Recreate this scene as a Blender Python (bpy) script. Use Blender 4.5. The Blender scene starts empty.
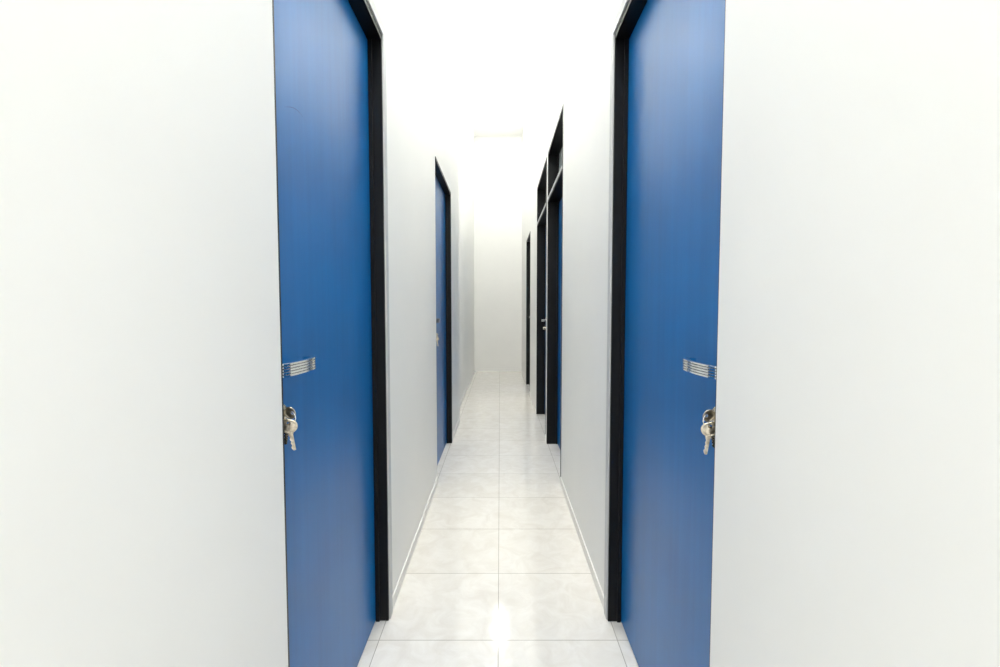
import bpy, bmesh, math, random
from mathutils import Vector, Matrix
random.seed(4)
scene = bpy.context.scene
C = scene.collection
PI = math.pi
XL, XR = -0.400, 0.387        # inner faces of the corridor walls
TH = 0.13                     # wall thickness
YF, YB = -1.1, 8.35           # ends of the corridor (unseen near end left open to let added fill light in)
HC = 4.10                     # ceiling height
YJ, DJ = 4.62, 0.055          # the left wall steps back a little past the second door

# ---------------------------------------------------------------- materials
def srgb(r, g, b):
    def f(c):
        c /= 255.0
        return c/12.92 if c <= 0.04045 else ((c+0.055)/1.055)**2.4
    return (f(r), f(g), f(b), 1.0)

def newmat(name):
    m = bpy.data.materials.new(name); m.use_nodes = True
    nt = m.node_tree
    return m, nt, nt.nodes['Principled BSDF']

def simple(name, col, rough=0.5, metal=0.0, var=0.06, scale=30.0, bump=0.0, spec=0.5):
    m, nt, b = newmat(name)
    tc = nt.nodes.new('ShaderNodeTexCoord')
    no = nt.nodes.new('ShaderNodeTexNoise'); no.inputs['Scale'].default_value = scale
    no.inputs['Detail'].default_value = 4
    nt.links.new(tc.outputs['Object'], no.inputs['Vector'])
    rp = nt.nodes.new('ShaderNodeValToRGB')
    rp.color_ramp.elements[0].position = 0.3; rp.color_ramp.elements[1].position = 0.7
    rp.color_ramp.elements[0].color = tuple(c*(1-var) for c in col[:3]) + (1,)
    rp.color_ramp.elements[1].color = tuple(min(1, c*(1+var)) for c in col[:3]) + (1,)
    nt.links.new(no.outputs['Fac'], rp.inputs['Fac'])
    nt.links.new(rp.outputs['Color'], b.inputs['Base Color'])
    b.inputs['Roughness'].default_value = rough
    b.inputs['Metallic'].default_value = metal
    b.inputs['Specular IOR Level'].default_value = spec
    if bump:
        bp = nt.nodes.new('ShaderNodeBump'); bp.inputs['Strength'].default_value = bump
        bp.inputs['Distance'].default_value = 0.002
        nt.links.new(no.outputs['Fac'], bp.inputs['Height'])
        nt.links.new(bp.outputs['Normal'], b.inputs['Normal'])
    return m

M_WALL = simple('white_wall_paint', srgb(243, 243, 240), 0.6, var=0.010, scale=3.0, spec=0.3)
M_CEIL = simple('white_ceiling_paint', srgb(252, 252, 250), 0.7, var=0.008, scale=3.0, spec=0.2)
M_SKIRT = simple('skirting_paint', srgb(236, 235, 231), 0.4, var=0.03, scale=12.0)
M_BLACK = simple('black_frame_paint', srgb(8, 9, 11), 0.4, var=0.2, scale=18.0, spec=0.25)
M_CHROME = simple('chrome', (0.92, 0.92, 0.91, 1), 0.14, metal=1.0, var=0.04, scale=60)
M_STEEL = simple('dark_steel', (0.06, 0.06, 0.065, 1), 0.3, metal=0.6, var=0.1, scale=60)
M_KEY = simple('nickel_key', (0.54, 0.49, 0.39, 1), 0.30, metal=1.0, var=0.35, scale=140, bump=0.6)
M_BRASS = simple('nickel_cylinder', (0.62, 0.57, 0.45, 1), 0.20, metal=1.0, var=0.1, scale=90)
M_BAR = simple('pale_strip', srgb(200, 201, 200), 0.5, var=0.03, scale=20)
M_PANE = simple('frosted_pane', srgb(186, 192, 190), 0.25, var=0.03, scale=8)
M_HOUSING = simple('white_enamel', srgb(238, 238, 236), 0.4, var=0.02, scale=10)
M_SCR = simple('scratch_mark', srgb(6, 62, 116), 0.6, var=0.1, scale=40)

def blue_mat():
    m, nt, b = newmat('blue_door_veneer')
    tc = nt.nodes.new('ShaderNodeTexCoord')
    mp = nt.nodes.new('ShaderNodeMapping'); mp.inputs['Scale'].default_value = (40, 40, 1.6)
    nt.links.new(tc.outputs['Object'], mp.inputs['Vector'])
    n1 = nt.nodes.new('ShaderNodeTexNoise'); n1.inputs['Scale'].default_value = 1.0; n1.inputs['Detail'].default_value = 6
    nt.links.new(mp.outputs['Vector'], n1.inputs['Vector'])
    n2 = nt.nodes.new('ShaderNodeTexNoise'); n2.inputs['Scale'].default_value = 3.0; n2.inputs['Detail'].default_value = 3
    nt.links.new(tc.outputs['Object'], n2.inputs['Vector'])
    mx = nt.nodes.new('ShaderNodeMix'); mx.data_type = 'FLOAT'; mx.inputs[0].default_value = 0.65
    nt.links.new(n1.outputs['Fac'], mx.inputs[2]); nt.links.new(n2.outputs['Fac'], mx.inputs[3])
    rp = nt.nodes.new('ShaderNodeValToRGB')
    rp.color_ramp.elements[0].position = 0.34; rp.color_ramp.elements[1].position = 0.66
    rp.color_ramp.elements[0].color = srgb(0, 92, 157); rp.color_ramp.elements[1].color = srgb(2, 106, 175)
    nt.links.new(mx.outputs[0], rp.inputs['Fac'])
    nt.links.new(rp.outputs['Color'], b.inputs['Base Color'])
    b.inputs['Roughness'].default_value = 0.36
    b.inputs['Specular IOR Level'].default_value = 0.26
    b.inputs['Coat Weight'].default_value = 0.15
    b.inputs['Coat Roughness'].default_value = 0.17
    bp = nt.nodes.new('ShaderNodeBump'); bp.inputs['Strength'].default_value = 0.04; bp.inputs['Distance'].default_value = 0.002
    nt.links.new(n1.outputs['Fac'], bp.inputs['Height']); nt.links.new(bp.outputs['Normal'], b.inputs['Normal'])
    return m
M_BLUE = blue_mat()

def tile_mat():
    m, nt, b = newmat('glazed_floor_tiles')
    tc = nt.nodes.new('ShaderNodeTexCoord')
    mp = nt.nodes.new('ShaderNodeMapping'); mp.inputs['Location'].default_value = (0.006+20, -1.525+20, 0)
    nt.links.new(tc.outputs['Object'], mp.inputs['Vector'])
    br = nt.nodes.new('ShaderNodeTexBrick')
    br.offset = 0.0; br.squash = 1.0
    br.inputs['Scale'].default_value = 1.0
    br.inputs['Brick Width'].default_value = 0.4; br.inputs['Row Height'].default_value = 0.4
    br.inputs['Mortar Size'].default_value = 0.0015; br.inputs['Mortar Smooth'].default_value = 0.2
    br.inputs['Color1'].default_value = srgb(239, 236, 230); br.inputs['Color2'].default_value = srgb(234, 231, 224)
    br.inputs['Mortar'].default_value = srgb(180, 174, 163)
    nt.links.new(mp.outputs['Vector'], br.inputs['Vector'])
    no = nt.nodes.new('ShaderNodeTexNoise'); no.inputs['Scale'].default_value = 11.0; no.inputs['Detail'].default_value = 10
    no.inputs['Distortion'].default_value = 0.9; no.inputs['Roughness'].default_value = 0.64
    nt.links.new(tc.outputs['Object'], no.inputs['Vector'])
    rp = nt.nodes.new('ShaderNodeValToRGB')
    rp.color_ramp.elements[0].position = 0.36; rp.color_ramp.elements[1].position = 0.62
    rp.color_ramp.elements[0].color = (0.905, 0.89, 0.87, 1); rp.color_ramp.elements[1].color = (1, 1, 1, 1)
    nt.links.new(no.outputs['Fac'], rp.inputs['Fac'])
    mx = nt.nodes.new('ShaderNodeMixRGB'); mx.blend_type = 'MULTIPLY'; mx.inputs['Fac'].default_value = 1
    nt.links.new(br.outputs['Color'], mx.inputs['Color1']); nt.links.new(rp.outputs['Color'], mx.inputs['Color2'])
    nt.links.new(mx.outputs['Color'], b.inputs['Base Color'])
    b.inputs['Roughness'].default_value = 0.10
    bp = nt.nodes.new('ShaderNodeBump'); bp.inputs['Strength'].default_value = 0.4; bp.inputs['Distance'].default_value = 0.001
    bp.invert = True
    nt.links.new(br.outputs['Fac'], bp.inputs['Height']); nt.links.new(bp.outputs['Normal'], b.inputs['Normal'])
    return m
M_TILE = tile_mat()

def emit_mat(name, strength, col):
    m, nt, b = newmat(name)
    b.inputs['Base Color'].default_value = (0.9, 0.9, 0.9, 1)
    b.inputs['Emission Color'].default_value = col
    b.inputs['Emission Strength'].default_value = strength
    return m

# ---------------------------------------------------------------- mesh helpers
def box(bm, x0, x1, y0, y1, z0, z1):
    x0, x1 = min(x0, x1), max(x0, x1)
    v = [bm.verts.new((x, y, z)) for x in (x0, x1) for y in (y0, y1) for z in (z0, z1)]
    for f in ((0,1,3,2), (4,6,7,5), (0,4,5,1), (2,3,7,6), (0,2,6,4), (1,5,7,3)):
        bm.faces.new([v[i] for i in f])

def cyl(bm, p, axis, r0, r1, length, seg=28):
    axis = Vector(axis).normalized()
    u = axis.orthogonal().normalized(); w = axis.cross(u)
    p = Vector(p)
    ra = [bm.verts.new(p + u*math.cos(a)*r0 + w*math.sin(a)*r0) for a in [2*PI*i/seg for i in range(seg)]]
    rb = [bm.verts.new(p + axis*length + u*math.cos(a)*r1 + w*math.sin(a)*r1) for a in [2*PI*i/seg for i in range(seg)]]
    for i in range(seg):
        j = (i+1) % seg
        bm.faces.new((ra[i], ra[j], rb[j], rb[i]))
    bm.faces.new(ra[::-1]); bm.faces.new(rb)

def link(name, bm, mat, parent=None, bevel=0.0, smooth=False, segs=2):
    bmesh.ops.recalc_face_normals(bm, faces=bm.faces)
    me = bpy.data.meshes.new(name)
    if parent is not None:
        bmesh.ops.translate(bm, verts=bm.verts, vec=-Vector(parent['_w']))
    bm.to_mesh(me); bm.free()
    me.materials.append(mat)
    o = bpy.data.objects.new(name, me); C.objects.link(o)
    if parent is not None: o.parent = parent
    if smooth:
        for p in me.polygons: p.use_smooth = True
        try:
            me.set_sharp_from_angle(angle=math.radians(40))
        except Exception: pass
    if bevel:
        md = o.modifiers.new('bevel', 'BEVEL'); md.width = bevel; md.segments = segs; md.limit_method = 'ANGLE'
    if parent is not None:
        o['_w'] = list(parent['_w'])
    return o

def sub(name, bm, mat, part, **k):       # sub-part: the parent part sits at the thing's origin
    return link(name, bm, mat, part, **k)

def thing(name, loc, label, cat, group=None, kind=None):
    o = bpy.data.objects.new(name, None); C.objects.link(o)
    o.location = loc; o['_w'] = list(loc)
    o.empty_display_size = 0.1
    o['label'] = label; o['category'] = cat
    if group: o['group'] = group
    if kind: o['kind'] = kind
    return o

def structure(o, label, cat):
    o['kind'] = 'structure'; o['label'] = label; o['category'] = cat
    return o

# ---------------------------------------------------------------- shell
OPEN_L = [(0.856, 1.632, 2.030), (2.95, 3.86, 2.05)]
OPEN_R = [(0.836, 1.628, 2.030), (2.94, 3.84, 2.36), (3.955, 4.94, 2.36), (6.05, 6.90, 2.10)]

def wall_with_openings(x0, x1, openings, yend, extra=None):
    bm = bmesh.new()
    y = YF
    for (a, b, t) in openings:
        box(bm, x0, x1, y, a, 0, HC)
        box(bm, x0, x1, a, b, t, HC)
        y = b
    box(bm, x0, x1, y, yend, 0, HC)
    if extra: box(bm, *extra)
    return bm

structure(link('wall_left', wall_with_openings(XL-TH, XL, OPEN_L, YJ, (XL-TH-DJ, XL-DJ, YJ, YB, 0, HC)), M_WALL),
          'white painted wall along the left side of the corridor', 'wall')
structure(link('wall_right', wall_with_openings(XR, XR+TH, OPEN_R, YB), M_WALL),
          'white painted wall along the right side of the corridor', 'wall')
bm = bmesh.new(); box(bm, XL-TH-DJ, XR+TH, YB, YB+TH, 0, HC)
structure(link('wall_back', bm, M_WALL), 'bright white wall closing the far end of the corridor', 'wall')
bm = bmesh.new(); box(bm, XL-TH-DJ, XR+TH, YF, YB+TH, -0.1, 0)
structure(link('floor', bm, M_TILE), 'glossy off-white square tiled corridor floor', 'floor')
bm = bmesh.new(); box(bm, XL-TH-DJ, XR+TH, YF, YB+TH, HC, HC+0.1)
structure(link('ceiling', bm, M_CEIL), 'bright white ceiling high above the corridor', 'ceiling')

def skirting(xw, s, openings, yend):
    bm = bmesh.new(); y = YF
    for (a, b, t) in openings:
        box(bm, xw, xw-s*0.005, y, a-0.0005, 0, 0.045); y = b+0.0005
    box(bm, xw, xw-s*0.005, y, yend, 0, 0.045)
    return bm
bm = skirting(XL, -1, OPEN_L, YJ); box(bm, XL-DJ, XL-DJ+0.005, YJ, YB, 0, 0.045)
structure(link('baseboard_left', bm, M_SKIRT), 'low off-white skirting along the left wall', 'baseboard')
structure(link('baseboard_right', skirting(XR, 1, OPEN_R, YB), M_SKIRT), 'low off-white skirting along the right wall', 'baseboard')

# ---------------------------------------------------------------- door hardware
def lever_bm(xleaf, s, ys, z, d):
    """ribbed lever: from the leaf out into the corridor, then along direction d, the tip curling back."""
    bm = bmesh.new()
    n = -s
    # path as (outward distance, along distance)
    path = [(0.026, -0.015), (0.033, -0.012), (0.038, -0.004), (0.0405, 0.010), (0.0435, 0.035), (0.0450, 0.065), (0.0445, 0.095),
            (0.0415, 0.120), (0.037, 0.136), (0.030, 0.147), (0.020, 0.153), (0.010, 0.154)]
    # cross-section (vertical, outward), five ribs on the outward face
    hh = 0.0135 if s < 0 else 0.0125
    sec = []
    ribs = 5
    for i in range(ribs):
        c = -hh + (2*hh)*(i+0.5)/ribs; w = hh/ribs
        sec += [(c-w*0.98, 0.0022), (c-w*0.88, 0.0046), (c-w*0.55, 0.0062), (c+w*0.55, 0.0062), (c+w*0.88, 0.0046), (c+w*0.98, 0.0022)]
    sec += [(hh*0.9, -0.0055), (-hh*0.9, -0.0055)]
    rings = []
    for i, (o, a) in enumerate(path):
        p0 = path[max(0, i-1)]; p1 = path[min(len(path)-1, i+1)]
        t = Vector((p1[0]-p0[0], p1[1]-p0[1])).normalized()
        nrm = Vector((t.y, -t.x))      # outward-facing normal of the path
        taper = 1.0 if i < 8 else 1.0-0.03*(i-7)
        ring = []
        for (u, v) in sec:
            oo = o + nrm.x*v; aa = a + nrm.y*v
            ring.append(bm.verts.new((xleaf + n*oo, ys + d*aa, z + u*taper)))
        rings.append(ring)
    k = len(sec)
    for i in range(len(rings)-1):
        for j in range(k):
            bm.faces.new((rings[i][j], rings[i][(j+1) % k], rings[i+1][(j+1) % k], rings[i+1][j]))
    bm.faces.new(rings[0]); bm.faces.new(rings[-1][::-1])
    # neck to the rosette
    cyl(bm, (xleaf + n*0.004, ys, z), (n, 0, 0), 0.0085, 0.0085, 0.034)
    return bm

def key_bm(origin, xa, za, bow_r=0.0115, hole_r=0.0036, length=0.026):
    """flat key; origin = bow centre, blade along xa, width along za, thickness along the normal."""
    bm = bmesh.new()
    xa = Vector(xa).normalized(); za = Vector(za)
    za = (za - xa*za.dot(xa)).normalized(); na = xa.cross(za)
    O = Vector(origin); t = 0.0013
    seg = 32
    def P(u, v, w): return O + xa*u + za*v + na*w
    cx = -bow_r*0.45
    rows = []
    def ring(r, w, hole=False):
        rr = []
        for i in range(seg):
            a = 2*PI*i/seg
            if hole: rr.append(bm.verts.new(P(cx + r*math.cos(a), r*math.sin(a), w)))
            else: rr.append(bm.verts.new(P(r*0.95*math.cos(a), r*1.08*math.sin(a), w)))
        rows.append(rr)
    # bow: hole, sunken field, raised border, rim
    ring(hole_r, t*0.4, True)
    ring(bow_r*0.72, t*0.4); ring(bow_r*0.80, t); ring(bow_r*0.94, t); ring(bow_r, t*0.5)
    ring(bow_r, -t*0.5); ring(bow_r*0.94, -t); ring(bow_r*0.80, -t); ring(bow_r*0.72, -t*0.4)
    ring(hole_r, -t*0.4, True)
    for k in range(len(rows)):
        A, B = rows[k], rows[(k+1) % len(rows)]
        for i in range(seg):
            j = (i+1) % seg
            bm.faces.new((A[i], A[j], B[j], B[i]))
    # blade with teeth
    u0 = bow_r*0.8; L = length
    prof = [(u0, -0.0050), (u0+0.004, -0.0050), (u0+0.0045, -0.0040)]
    teeth = [0.0038, 0.0020, 0.0034, 0.0014, 0.0030, 0.0012, 0.0034, 0.0018]
    if L > 0.012:
        for i, h in enumerate(teeth):
            prof.append((u0+0.006+(L-0.009)*i/(len(teeth)-1), -h))
    prof += [(u0+L, 0.0), (u0+L-0.001, 0.0040), (u0+0.0045, 0.0040), (u0+0.004, 0.0050), (u0, 0.0050)]
    top = [bm.verts.new(P(u, v, t*0.8)) for u, v in prof]
    bot = [bm.verts.new(P(u, v, -t*0.8)) for u, v in prof]
    bm.faces.new(top); bm.faces.new(bot[::-1])
    for i in range(len(prof)):
        j = (i+1) % len(prof)
        bm.faces.new((top[i], bot[i], bot[j], top[j]))
    return bm

def torus_bm(center, axis, R, r, seg=32, sg=10):
    bm = bmesh.new()
    axis = Vector(axis).normalized(); u = axis.orthogonal().normalized(); w = axis.cross(u); c = Vector(center)
    rows = []
    for i in range(seg):
        a = 2*PI*i/seg; d = u*math.cos(a)+w*math.sin(a)
        rows.append([bm.verts.new(c + d*(R+r*math.cos(b)) + axis*r*math.sin(b)) for b in [2*PI*k/sg for k in range(sg)]])
    for i in range(seg):
        for k in range(sg):
            bm.faces.new((rows[i][k], rows[(i+1) % seg][k], rows[(i+1) % seg][(k+1) % sg], rows[i][(k+1) % sg]))
    return bm

def make_door(idx, s, op, recess, label, latch='near', transom=None, keys=None, zh=0.995, zl=0.911, edge=False, ftn=0.014, metal=None, scratch=False):
    xw = XL if s < 0 else XR
    y0, y1, top = op
    root = thing('door_%d' % idx, (xw, (y0+y1)/2, 0), label, 'door', kind='structure')
    ft = 0.009 if edge else 0.014; ftop = 0.020
    pr = 0.003
    xo, xi = xw - s*pr, xw + s*TH
    xleaf = xw + s*recess
    # frame: two jambs and a head around the opening, with a narrow stepped bead against the leaf
    bm = bmesh.new()
    box(bm, xo if ftn > 0.01 else xw, xi, y0, y0+ftn, 0, top)
    box(bm, xo, xi, y1-ft, y1, 0, top)
    box(bm, xo, xi, y0+ftn, y1-ft, top-ftop, top)
    box(bm, xleaf - s*0.014, xleaf - s*0.001, y1-ft-0.006, y1-ft, 0, top-ftop)
    link('frame', bm, M_BLACK, root, bevel=0.001)
    if edge:
        bm = bmesh.new(); e = 0.036
        box(bm, xw, xw - s*0.008, y1, y1+e, 0, top+e)
        box(bm, xw, xw - s*0.008, y0, y1, top, top+e)
        o = link('architrave', bm, M_BAR, root, bevel=0.001); o['label'] = 'thin pale strip edging the black frame'
    lt = top-ftop
    if transom:
        bz0, bz1 = transom
        bm = bmesh.new(); box(bm, xo, xleaf + s*0.03, y0+ftn, y1-ft, bz0, bz1)
        tb = link('transom_bar', bm, M_BLACK, root, bevel=0.001)
        bm = bmesh.new(); box(bm, xo, xo - s*0.003, y0+ftn, y1-ft, bz0+0.012, bz1-0.006)
        o = sub('bar_edging', bm, M_BAR, tb); o['label'] = 'thin pale edging strip'
        bm = bmesh.new(); box(bm, xleaf, xleaf + s*0.012, y0+ftn, y1-ft, bz1, top-ftop)
        link('transom_pane', bm, M_PANE, root)
        lt = bz0
    g = 0.003
    bm = bmesh.new(); box(bm, xleaf, xleaf + s*0.036, y0+ftn+g, y1-ft-g, 0.004, lt-g)
    lf = link('leaf', bm, M_BLUE, root, bevel=0.0015)
    n = -s
    if scratch:
        bm = bmesh.new(); N = 14; A = []; B = []
        for i in range(N+1):
            f = i/N; yy = 0.985+0.105*f; zz = 1.522+0.020*math.sin(PI*f*0.75)
            hw = 0.0007*math.sin(PI*min(max(f, 0.05), 0.95))
            A.append(bm.verts.new((xleaf+n*0.0006, yy, zz-hw))); B.append(bm.verts.new((xleaf+n*0.0006, yy, zz+hw)))
        for i in range(N): bm.faces.new((A[i], A[i+1], B[i+1], B[i]))
        o = sub('scratch', bm, M_SCR, lf); o['label'] = 'faint curved scratch on the blue surface'
    if latch == 'near': ys, d = y0+ftn+0.016, 1
    else: ys, d = y1-ft-0.05, -1
    bm = lever_bm(xleaf, s, ys, zh, d)
    hd = link('handle', bm, metal or M_CHROME, root, smooth=True)
    hd['label'] = 'dark metal lever handle' if metal else 'ribbed chrome lever handle'
    bm = bmesh.new(); cyl(bm, (xleaf, ys+d*0.006, zh), (n, 0, 0), 0.018, 0.017, 0.006)
    sub('rosette', bm, metal or M_CHROME, hd, smooth=True)
    yl = ys + d*0.015
    bm = bmesh.new()
    cyl(bm, (xleaf, yl, zl), (n, 0, 0), 0.0225, 0.020, 0.010)
    cyl(bm, (xleaf+n*0.010, yl, zl), (n, 0, 0), 0.0175, 0.0168, 0.016)
    cyl(bm, (xleaf+n*0.026, yl, zl), (n, 0, 0), 0.0168, 0.0130, 0.003)
    lk = link('lock', bm, M_BRASS, root, smooth=True); lk['label'] = 'round metal lock cylinder'
    if keys:
        kx = xleaf + n*0.039
        kt = thing('key_ring', (xleaf+n*0.029, yl, zl), keys, 'keys')
        # first key sits in the lock, bow in the vertical plane facing along the corridor
        b1 = (kx, yl, zl)
        link('key', key_bm(b1, (-n, 0, 0), (0, -0.35, 1), bow_r=0.0120, length=0.006), M_KEY, kt)
        ringc = (kx+n*0.002, yl, zl-0.0085)
        link('ring', torus_bm(ringc, (0.25*n, 1, 0), 0.0100, 0.0010), M_CHROME, kt, smooth=True)
        b2 = (kx+n*0.001, yl-0.006, zl-0.025)
        link('key', key_bm(b2, (n*0.16, 0.03, -1), (1, 0.20*n, 0), bow_r=0.0142, length=0.036), M_KEY, kt)
        b3 = (kx-n*0.007, yl+0.003, zl-0.024)
        link('key', key_bm(b3, (-n*0.16, 0.05, -1), (1, 0.32*n, 0), bow_r=0.0128, length=0.029), M_BRASS, kt)
    return root

make_door(1, -1, OPEN_L[0], 0.042, 'large blue door in black frame nearest the viewer on the left wall',
          keys='bunch of keys hanging from lock of the nearest left blue door', edge=True, ftn=0.007, scratch=True)
make_door(2, 1, OPEN_R[0], 0.042, 'large blue door in black frame nearest the viewer on the right wall',
          keys='bunch of keys hanging from lock of the nearest right blue door', edge=True, ftn=0.003)
make_door(3, -1, OPEN_L[1], 0.042, 'narrow-looking blue door farther down the left wall of the corridor',
          keys='keys in the lock of the farther blue door on the left wall', zh=1.035, zl=0.945, metal=M_STEEL, ftn=0.006)
make_door(4, 1, OPEN_R[1], 0.085, 'tall black-framed door with transom, second along the right wall', transom=(1.965, 2.000))
make_door(5, 1, OPEN_R[2], 0.085, 'tall black-framed door with transom, third along the right wall', latch='far', transom=(1.965, 2.000))
make_door(6, 1, OPEN_R[3], 0.080, 'farthest black-framed door on the right wall near the end wall', latch='far')

# ---------------------------------------------------------------- ceiling lights
def ceiling_light(y0, y1, strength, label, col):
    t = thing('ceiling_light', (0, (y0+y1)/2, HC), label, 'ceiling light', group='ceiling lights along the corridor')
    bm = bmesh.new(); box(bm, -0.06, 0.06, y0, y1, HC-0.035, HC)
    link('housing', bm, M_HOUSING, t, bevel=0.004)
    bm = bmesh.new(); seg = 12; ra = []; rb = []
    for i in range(seg+1):
        a = PI*i/seg
        x = 0.05*math.cos(a); z = HC-0.035-0.045*math.sin(a)
        ra.append(bm.verts.new((x, y0+0.005, z))); rb.append(bm.verts.new((x, y1-0.005, z)))
    for i in range(seg): bm.faces.new((ra[i], ra[i+1], rb[i+1], rb[i]))
    bm.faces.new(ra); bm.faces.new(rb[::-1])
    link('diffuser', bm, emit_mat('lamp_diffuser', strength, col), t, smooth=True)
ceiling_light(7.0, 7.65, 42, 'glowing ceiling light nearest the far end wall', (1.0, 1.0, 0.955, 1))
ceiling_light(5.0, 6.1, 76, 'glowing ceiling light above the middle of the corridor', (1.0, 0.998, 0.97, 1))
ceiling_light(2.2, 3.3, 90, 'added unseen fill light on the ceiling just past the nearest doors', (1.0, 0.997, 0.975, 1))  # lamp added out of view to brighten the middle stretch of wall
ceiling_light(-0.5, 0.9, 86, 'ceiling light above the viewer between the nearest doors', (0.99, 1.0, 0.985, 1))

# ---------------------------------------------------------------- world, camera
w = bpy.data.worlds.new('World'); scene.world = w; w.use_nodes = True
w.node_tree.nodes['Background'].inputs[0].default_value = (1.0, 1.0, 0.99, 1)
w.node_tree.nodes['Background'].inputs[1].default_value = 2.35  # added fill through the open near end, lifts the nearest walls
cam = bpy.data.cameras.new('camera'); cam.sensor_width = 36.0; cam.lens = 471*36/1000
cam.clip_start = 0.02
co = bpy.data.objects.new('camera', cam); C.objects.link(co)
co.location = (0, 0, 1.11); co.rotation_euler = (math.radians(90-2.98), 0, 0)
scene.camera = co
scene.view_settings.view_transform = 'Standard'
scene.view_settings.exposure = 0.0
for o in bpy.data.objects:
    if '_w' in o.keys(): del o['_w']
